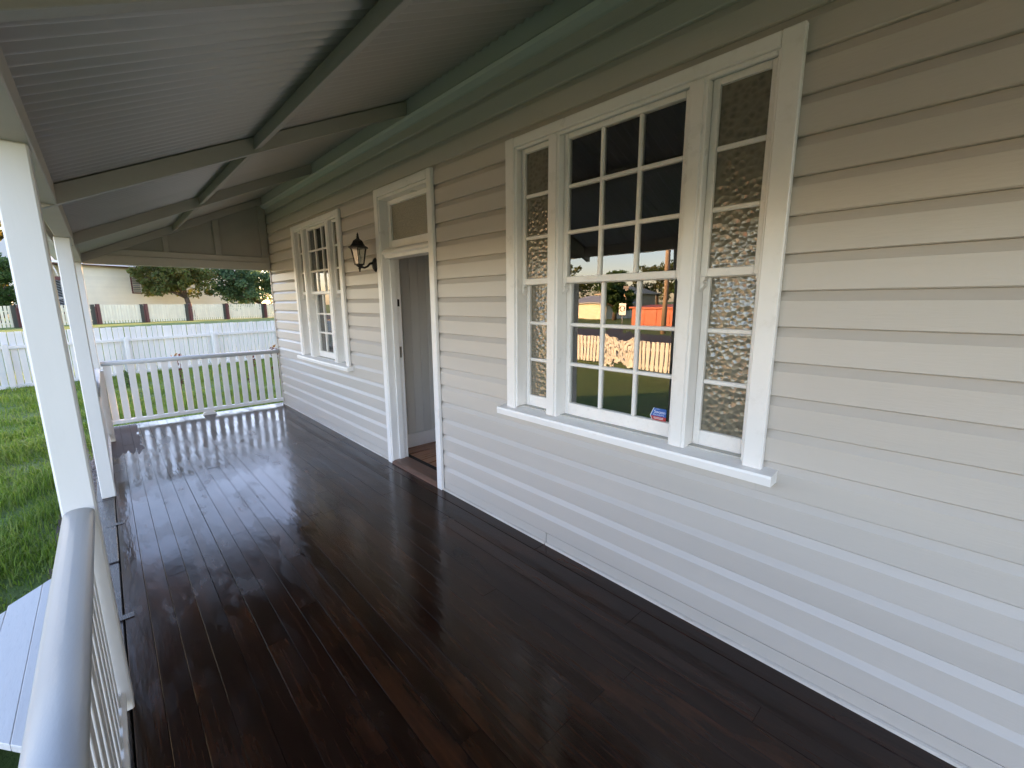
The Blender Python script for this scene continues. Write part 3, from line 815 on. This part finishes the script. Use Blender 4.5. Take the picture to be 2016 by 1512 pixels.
def text(body, x, z, size, width, name):
    cu = bpy.data.curves.new(name, 'FONT'); cu.body = body; cu.size = size; cu.extrude = .0001
    to = bpy.data.objects.new(name, cu); COL.objects.link(to)
    bpy.context.view_layer.update()
    me = bpy.data.meshes.new_from_object(to.evaluated_get(bpy.context.evaluated_depsgraph_get()))
    bpy.data.objects.remove(to)
    xs = [v.co.x for v in me.vertices]; k = width / (max(xs) - min(xs)); x_0 = min(xs)
    for v in me.vertices:
        v.co = Vector((x + (v.co.x - x_0) * k, ysk - .0007 - v.co.z, z + v.co.y))
    SP(link(name, me, 'st_white'))
text('Swann', SX + .024, 1.0445, .024, .064, 'lettering')
text('SECURITY', SX + .018, 1.0325, .0095, .066, 'lettering')

# curtain inside the near window
v = []; nn = 60
for i in range(nn + 1):
    t = i / nn
    for z in (.95, 2.55): v.append((-1.865 + .17 * t + .006 * math.sin(z * 3), .235 + .018 * math.sin(t * 30), z))
cu = np_mesh('curtain', v, [(2 * i, 2 * i + 2, 2 * i + 3, 2 * i + 1) for i in range(nn)], 'curtain', None, True)
tag(cu, 'narrow white pleated curtain hanging inside the near window', 'curtain')

# entry landing and step outside the rail
lnd = empty('entry_steps', 'light grey painted timber landing and step outside the near railing', 'steps', (-3.3, -2.6, GZ))
def EP(o): to_child2(o, lnd); return o
def slab(name, pts, z0, z1, mat):
    bm = bmesh.new(); n = len(pts)
    A = [bm.verts.new((p[0], p[1], z0)) for p in pts]; B = [bm.verts.new((p[0], p[1], z1)) for p in pts]
    bm.faces.new(A[::-1]); bm.faces.new(B)
    for i in range(n): bm.faces.new((A[i], A[(i + 1) % n], B[(i + 1) % n], B[i]))
    bmesh.ops.recalc_face_normals(bm, faces=bm.faces)
    bmesh.ops.bevel(bm, geom=list(bm.edges), offset=.003, segments=1, affect='EDGES')
    return EP(link(name, me_from_bm(bm, name), mat))
far = lambda y: -4.15 + (-2.52 - y) * 1.2
near = lambda y: -2.52 - (-2.51 - y) * 1.3
ybs = [-2.290, -2.43, -2.57, -2.71, -2.85]
for i, (a, b) in enumerate(zip(ybs, ybs[1:])):
    a2, b2 = a - .0005, b + .0005
    off = .05 if i >= 3 else 0.
    slab('landing_board', [(far(a2) + off, a2), (near(a2), a2), (near(b2), b2), (far(b2) + off, b2)], -.235, -.20 + rng.uniform(-.001, .001), 'step')
slab('bearer', [(-4.2, -2.34), (-2.5, -2.34), (-2.5, -2.40), (-4.2, -2.40)], GZ, -.236, 'step')
slab('bearer', [(-3.85, -2.72), (-2.9, -2.72), (-2.9, -2.78), (-3.85, -2.78)], GZ, -.236, 'step')
slab('lower_tread', [(-2.42, -2.31), (-1.95, -2.31), (-1.95, -2.95), (-2.55, -2.95)], -.36, -.325, 'step')
slab('bearer', [(-2.35, -2.33), (-2.0, -2.33), (-2.0, -2.9), (-2.35, -2.9)], GZ, -.361, 'step')

# ================================================================== YARD AND STREET
def fence(name, label, cat, A, B, pitch, pw, h, mat, posts, railz, side, thick=.018, zfun=None, pmat=None, start=0., postw=.09, cap=False):
    A = Vector((A[0], A[1], 0)); B = Vector((B[0], B[1], 0)); d = (B - A); Ln = d.length; d.normalize()
    ang = math.atan2(d.y, d.x)
    z0 = (zfun or (lambda x, y: GZ))(A.x, A.y)
    root = empty(name, label, cat, (A.x, A.y, float(z0)), ang)
    bm = bmesh.new()
    bm_box(bm, -pw / 2, pw / 2, -thick / 2, thick / 2, 0.03, h, .002); me = me_from_bm(bm, 'picket')
    me.materials.append(M[mat])
    n = int(Ln / pitch)
    gz = zfun or (lambda x, y: GZ)
    for i in range(n):
        s = (i + .5) * pitch; w = A + d * s
        if any(abs(s - q) < postw / 2 + pw * .3 for q in posts) and cap: continue
        o = link('picket', me, None, root, (s, rng.uniform(-.002, .002), float(gz(w.x, w.y)) - z0 + rng.uniform(-.008, .008)), (0, rng.gauss(0, .004), 0))
    ps = sorted([0.] + list(posts) + [Ln])
    for zr in railz:
        for a, b in zip(ps, ps[1:]):
            if b - a < .05: continue
            wa, wb = A + d * a, A + d * b
            za, zb_ = float(gz(wa.x, wa.y)) - z0, float(gz(wb.x, wb.y)) - z0
            bm = bmesh.new(); ya, yb = (thick / 2 + .003) * side, (thick / 2 + .045) * side
            if ya > yb: ya, yb = yb, ya
            P8 = [(a, ya, za + zr), (b, ya, zb_ + zr), (b, yb, zb_ + zr), (a, yb, za + zr), (a, ya, za + zr + .075), (b, ya, zb_ + zr + .075), (b, yb, zb_ + zr + .075), (a, yb, za + zr + .075)]
            vs = [bm.verts.new(q) for q in P8]
            for f in ((0, 3, 2, 1), (4, 5, 6, 7), (0, 1, 5, 4), (1, 2, 6, 5), (2, 3, 7, 6), (3, 0, 4, 7)): bm.faces.new([vs[i] for i in f])
            link('rail', me_from_bm(bm, 'rail'), mat, root)
    for q in posts:
        w = A + d * q; zq = float(gz(w.x, w.y)) - z0
        if not cap:
            ya, yb = sorted(((thick / 2 + .0475) * side, (thick / 2 + .0475 + postw) * side))
            boxo('post', q - postw / 2, q + postw / 2, ya, yb, zq, zq + h * .80, pmat or mat, root, .004)
        else:
            boxo('post', q - postw / 2, q - .06, -.09, .09, zq, zq + h * 1.03, pmat, root, .006)
            boxo('post', q + .04, q + postw / 2, -.09, .09, zq, zq + h * 1.05, 'maroon', root, .006)
            boxo('post_infill', q - .0595, q + .0395, -.05, .05, zq, zq + h * .93, 'maroon', root, .004)
    return root
# side boundary fence of upright white palings, rails on the cottage side
fence('paling_fence', 'white upright paling fence with two rails beyond the side lawn', 'fence', (-15.30, -6.8), (-19.0, 3.6), .137, .119, 1.43, 'paling', [1.2, 3.05, 5.45, 7.85, 10.2], [.05, 1.02], -1)
# front fence, seen mirrored in the near window
fence('front_fence', 'white front picket fence mirrored in the near window glass', 'fence', (-15.2, -9.9), (-2.0, -9.9), .145, .105, .90, 'paling', [2.4, 4.8, 7.2, 9.6, 12.], [.12, .62], -1)
# neighbour's fence
f2z = lambda x, y: ground_h(np.float64(x), np.float64(y))
fence('cream_fence', 'cream picket fence with dark maroon posts in front of the cream house', 'fence', (-35.6, -7.2), (-43.6, 11.0), .155, .108, 1.18, 'cream_fence', [1.9, 5.35, 7.95, 10.75, 13.5, 16.8], [.2, .85], 1, .018, f2z, 'dkpost', 0., .42, True)

# trees
def leaf_cloud(centers, radii, n_per, size, flat=.75):
    C = np.repeat(np.asarray(centers), n_per, 0); Rr = np.repeat(np.asarray(radii), n_per)
    n = len(C); d = npr.normal(size=(n, 3)); d /= np.linalg.norm(d, axis=1)[:, None]
    r = npr.uniform(.25, 1, n) ** .5
    p = C + d * (Rr * r)[:, None] * np.array([1, 1, flat])
    a = npr.normal(size=(n, 3)); a /= np.linalg.norm(a, axis=1)[:, None]
    b = np.cross(a, npr.normal(size=(n, 3))); b /= np.linalg.norm(b, axis=1)[:, None]
    s = size * npr.uniform(.55, 1.35, n)[:, None]
    v = np.stack([p - a * s, p + b * s * .45, p + a * s, p - b * s * .45], 1).reshape(-1, 3)
    f = np.arange(n * 4).reshape(-1, 4)
    return v, f
def tree(name, label, base, trunk_h, cc, cr, ncl, nper, size, mat, tr=.16, group=None, limbs=6):
    base = Vector(base); cc = np.array(cc, float); cr = np.array(cr, float)
    root = empty(name, label, 'tree', base, 0, group)
    k = npr.normal(size=(ncl, 3)); k /= np.linalg.norm(k, axis=1)[:, None]
    rr = npr.uniform(.12, 1.0, ncl) ** .45
    cs = cc + k * rr[:, None] * cr * npr.uniform(.75, 1.08, (ncl, 1))
    rad_ = npr.uniform(.16, .34, ncl) * cr.min()
    v, f = leaf_cloud(cs - np.array(base), rad_, nper, size)
    np_mesh('crown', v, f, mat, root)
    bm = bmesh.new()
    fork = Vector((base.x * .5 + cc[0] * .5, base.y * .5 + cc[1] * .5, base.z + trunk_h)) - base
    tube_bm(bm, [(0, 0, -.1), fork * .5 + Vector((.05, -.04, 0)), fork], [tr * 1.25, tr, tr * .85], 9)
    for i in range(limbs):
        t = Vector(cs[rng.randrange(ncl)]) - base
        m = fork.lerp(t, .5) + Vector((0, 0, .15))
        tube_bm(bm, [fork * .97, m, t], [tr * .55, tr * .3, tr * .08], 6)
    link('trunk', me_from_bm(bm, 'trunk'), 'bark', root)
    return root
tree('street_tree', 'olive brown spreading tree partly hiding the cream house window', (-45.7, 3.7, .42), 1.7, (-45.9, 2.9, 3.9), (2.3, 3.0, 2.0), 100, 110, .15, 'leaf_olive', .2, 'trees before the cream house')
tree('street_tree', 'grey green tree right of the olive tree beside the cottage corner', (-46.4, 9.3, .42), 1.3, (-46.2, 8.3, 3.6), (2.3, 3.5, 2.4), 140, 110, .14, 'leaf_blue', .2, 'trees before the cream house')
tree('tall_tree', 'tall golden lit tree at the left picture edge', (-66, -9.2, .4), 2.6, (-66, -9.0, 6.6), (4.0, 2.6, 4.2), 90, 90, .22, 'leaf_sunlit', .3, 'trees behind the cream house')
tree('dark_tree', 'dark green shrubby tree beyond the cream fence at left edge', (-46, -7.3, .4), .8, (-46, -7.2, 3.0), (1.6, 1.7, 2.8), 70, 90, .13, 'leaf_green', .15, 'trees behind the cream house')
tree('roof_tree', 'leafy green tree rising behind the cream house roof', (-66, -5.0, .4), 3.0, (-66, -4.5, 6.2), (3.2, 3.6, 2.2), 80, 90, .2, 'leaf_green', .25, 'trees behind the cream house')

# small young shrubs by the far lawn
def sapling(x, y, h, label, red):
    r = empty('young_shrub', label, 'shrub', (x, y, GZ), 0, 'young shrubs behind the far railing')
    bm = bmesh.new(); tips = []
    for i in range(3):
        t = Vector((rng.uniform(-.10, .10), rng.uniform(-.10, .10), h * rng.uniform(.8, 1)))
        tube_bm(bm, [(0, 0, 0), t * .5 + Vector((.02, .01, 0)), t], [.012, .008, .004], 6)
        tips += [t, t * .85, t * .65, t * .45]
    link('stem', me_from_bm(bm, 'stem'), 'bark', r)
    v, f = leaf_cloud(np.array([list(t) for t in tips]), [.08] * len(tips), 9, .045, 1.)
    np_mesh('foliage', v, f, 'leaf_red' if red else 'leaf_green', r)
sapling(-11.9, -1.0, 1.02, 'reddish young shrub just left of the fence post', True)
sapling(-13.2, -1.75, .62, 'small dark green young shrub seen through the left balusters', False)
sapling(-11.1, .18, .98, 'thin reddish shrub seen between balusters in the middle right', True)
sapling(-10.6, .62, 1.12, 'reddish young shrub nearest the cottage corner', True)

# neighbour's cream house
A = Vector((-46.3, -3.0, 0)); dirv = Vector((-.44, .9, 0)).normalized()
nh = empty('cream_house', 'cream weatherboard house with dark trims behind the cream fence', 'house', (A.x, A.y, .40), math.atan2(dirv.y, dirv.x))
def HB(name, s0, s1, d0, d1, z0, z1, mat, bev=.004, par=None):   # s along the front, d forward (towards us is negative local y)
    o = boxo(name, s0, s1, -d1, -d0, z0, z1, mat, par or nh, bev); return o
for i in range(27):
    z = .15 + i * .145
    pr = [(-.0, z), (-.045, z), (-.010, z + .1445), (-.0, z + .1445)]
    for a, b in (((-.4, 15.)),):
        prism('weatherboard', pr, 'x', a, b, 'cream_house', nh)
boxo('wall', -.38, 15., .001, 7.5, -.3, 4.10, 'cream_house', nh, 0)
boxo('wall', -2.0, -.381, 1.4, 4.5, -.3, 4.10, 'cream_house', nh, 0)
boxo('soffit', -2.1, 15.4, -.45, .9, 4.105, 4.15, 'maroon', nh, 0)
boxo('fascia', -2.1, 15.4, -.49, -.452, 4.06, 4.20, 'maroon', nh, .003)
boxo('roof_gutter', -2.15, 15.5, -.60, -.492, 4.13, 4.26, 'plain_white', nh, .01)
prism('roof', [(-.60, 4.262), (3.7, 5.9), (8.1, 4.262)], 'x', -2.1, 15.5, 'greyroof', nh)
# bracketed porch with screened door
boxo('porch_head', -2.0, -.40, -.02, .06, 2.95, 3.20, 'maroon', nh)
boxo('porch_post', -.50, -.385, -.05, .09, -.2, 4.10, 'plain_white', nh)
boxo('porch_post', -2.0, -1.88, -.05, .09, -.2, 4.10, 'plain_white', nh)
bm = bmesh.new(); tube_bm(bm, [(-1.1, .02, 3.2), (-1.3, .02, 4.05)], .05, 6)
link('porch_bracket', me_from_bm(bm, 'porch_bracket'), 'plain_white', nh)
sd = boxes('screen_door', [(-1.20, -1.13, 1.30, 1.36, .9, 3.1), (-.47, -.40, 1.30, 1.36, .9, 3.1), (-1.13, -.47, 1.30, 1.36, .9, .98), (-1.13, -.47, 1.30, 1.36, 3.02, 3.1), (-1.13, -.47, 1.30, 1.36, 1.66, 1.74)], 'plain_white', nh)
o = boxo('screen_mesh', -1.13, -.47, 1.335, 1.345, .9, 3.05, 'screen', None, 0); o.parent = sd
boxo('porch_floor', -2.0, -.6, -.05, 1.4, .55, .68, 'maroon', nh)
nw = boxes('house_window', [(3.10, 3.20, -.06, .0, 2.05, 3.45), (4.35, 4.45, -.06, .0, 2.05, 3.45), (3.2, 4.35, -.06, .0, 3.36, 3.45), (3.2, 4.35, -.06, .0, 2.05, 2.14)], 'maroon', nh)
nw.location.x = .22; nw.location.z = .02
for a, b, c, d in ((3.205, 3.76, 2.145, 2.72), (3.79, 4.345, 2.145, 2.72), (3.205, 3.76, 2.75, 3.355), (3.79, 4.345, 2.75, 3.355)):
    o = boxo('pane', a, b, -.038, -.034, c, d, 'lampglass', None, 0); o.parent = nw
o = boxes('sash', [(3.2005, 3.22, -.05, -.02, 2.1405, 3.3595), (4.33, 4.3495, -.05, -.02, 2.1405, 3.3595), (3.762, 3.788, -.05, -.02, 2.1405, 3.3595), (3.2205, 4.3295, -.049, -.021, 2.722, 2.748)], 'plain_white', None); o.parent = nw
o = boxo('blind', 3.21, 4.34, -.032, -.031, 2.15, 3.35, 'greyroof', None, 0); o.parent = nw

# added unseen flat-roofed block at the back, keeps the low sun off the side lawn
ga = empty('sun_block', 'cream flat roofed block added unseen behind the cottage corner, shading the side lawn', 'sun_block', (-21.5, 14, GZ), 0)
boxo('wall', -5.0, 5.6, -2, 3, 0, 3.55, 'cream_house', ga, 0)
boxo('roof', -5.2, 5.8, -2.2, 3.2, 3.551, 3.68, 'greyroof', ga, .01)
tree('added_shade_tree', 'dense tree added unseen behind the cottage corner, shading the verandah end', (-14.4, 13.5, GZ), 1.5, (-14.4, 13.0, 3.6), (2.6, 2.2, 3.4), 90, 70, .2, 'leaf_green', .2)  # added out of view to keep the low sun off the end balustrade

for k_, (x, y_) in enumerate(((-34, 16.5), (-39.5, 18), (-45, 20))):  # unseen trees added to shade the strip between the side fences
    tree('added_shade_tree', ['nearest', 'middle', 'farthest'][k_] + ' of three unseen trees added behind the cottage, shading the ground between the fences', (x, y_, .3), 1.6, (x, y_, 3.6), (3.0, 2.6, 3.2), 70, 60, .26, 'leaf_green', .2)

# street across the front, mirrored in the panes
sh = empty('red_shed', 'orange red steel shed mirrored in the near window', 'shed', (-18.6, -31, GZ), 0)
for i in range(4):
    boxo('wall_panel', -2.2 + i * 1.1, -2.2 + (i + 1) * 1.1 - .02, -.03, .03, 0, 1.45, 'redshed', sh, .01)
boxo('wall', -2.19, 2.17, -3, -.031, 0, 1.44, 'redshed', sh, 0)
prism('roof', [(-3.2, 1.5), (.2, 1.5), (.2, 1.62), (-3.2, 1.8)], 'x', -2.4, 2.4, 'redshed', sh)
h1 = empty('tan_house', 'sunlit tan house with hipped roof mirrored in the near window', 'house', (-40.5, -60, GZ), 0)
boxo('wall', -3., 3., -4, 4, 0, 3.2, 'tan', h1, 0)
def hip(root, mat, w, d, z, h, ov=.5):
    v = [(-w - ov, -d - ov, z), (w + ov, -d - ov, z), (w + ov, d + ov, z), (-w - ov, d + ov, z), (-w * .35, 0, z + h), (w * .35, 0, z + h), (-w - ov, -d - ov, z - .12), (w + ov, -d - ov, z - .12), (w + ov, d + ov, z - .12), (-w - ov, d + ov, z - .12)]
    bm = bmesh.new(); vs = [bm.verts.new(q) for q in v]
    for f in ((0, 1, 5, 4), (1, 2, 5), (2, 3, 4, 5), (3, 0, 4), (0, 6, 7, 1), (1, 7, 8, 2), (2, 8, 9, 3), (3, 9, 6, 0), (6, 9, 8, 7)): bm.faces.new([vs[i] for i in f])
    bmesh.ops.recalc_face_normals(bm, faces=bm.faces)
    link('roof', me_from_bm(bm, 'roof'), mat, root)
hip(h1, 'tan', 3, 4, 3.32, 1.3)
for wx in (-1.6, 1.2): boxo('house_window', wx - .5, wx + .5, 4.001, 4.03, 1.2, 2.4, 'dkpost', h1, 0)
h2 = empty('grey_roof_house', 'low house with blue grey roof mirrored left in the near window', 'house', (-36, -46, GZ), 0)
boxo('wall', -4., 4., -3, 3, 0, 1.9, 'cream_house', h2, 0); hip(h2, 'greyroof', 4, 3, 2.0, .9)
pl = empty('utility_pole', 'sunlit timber utility pole mirrored at right of the near window', 'pole', (-14.9, -25.2, GZ), 0)
bm = bmesh.new(); tube_bm(bm, [(0, 0, -.1), (0, 0, 4.5), (.03, 0, 8.6)], [.17, .15, .12], 12); link('shaft', me_from_bm(bm, 'shaft'), 'pole', pl)
boxo('crossarm', -1.1, 1.1, .13, .23, 7.9, 8.05, 'pole', pl)
sg = empty('road_sign', 'white road sign with dark ring mirrored in the near window', 'sign', (-17.8, -25, GZ), 0)
boxo('sign_plate', -.26, .26, -.01, .01, 1.15, 1.95, 'plain_white', sg, .004)
bm = bmesh.new(); lathe_bm(bm, [(.16, 0), (.21, 0), (.21, .006), (.16, .006), (.16, 0)], 28, caps=False)
for v_ in bm.verts: v_.co = Vector((v_.co.x, .0105 + v_.co.z, 1.58 + v_.co.y))
bmesh.ops.recalc_face_normals(bm, faces=bm.faces)
link('ring', me_from_bm(bm, 'ring'), 'sign_black', sg)
bm = bmesh.new(); tube_bm(bm, [(0, -.04, -.1), (0, -.04, 1.9)], .03, 8); link('sign_post', me_from_bm(bm, 'sign_post'), 'greyroof', sg)
spots = [(-52, -72, 8.5, 5.0, 'leaf_green'), (-44, -76, 9.5, 5.5, 'leaf_olive'), (-33, -70, 6.5, 4.5, 'leaf_green'), (-62, -70, 9, 5.5, 'leaf_olive'), (-24, -66, 5.6, 4.2, 'leaf_green'), (-30, -42, 4.2, 2.2, 'leaf_green'), (-16, -58, 6.2, 4., 'leaf_olive'), (-75, -64, 9.5, 6., 'leaf_green')]
names = ['dark leafy tree behind the tan house roof', 'tall olive tree right behind the tan house', 'broad green tree between the tan house and the red shed', 'tall olive tree at far left of the mirrored street', 'round green tree above the red shed', 'bushy green garden tree beside the blue grey roof', 'olive tree right of the utility pole', 'farthest dark tree of the mirrored street']
for (x, y_, h, r, m_), l_ in zip(spots, names):
    tree('distant_tree', l_, (x, y_, GZ), h * .35, (x, y_, GZ + h * .62), (r, r, h * .42), 46, 60, .34, m_, .25, 'trees along the street in front', 4)
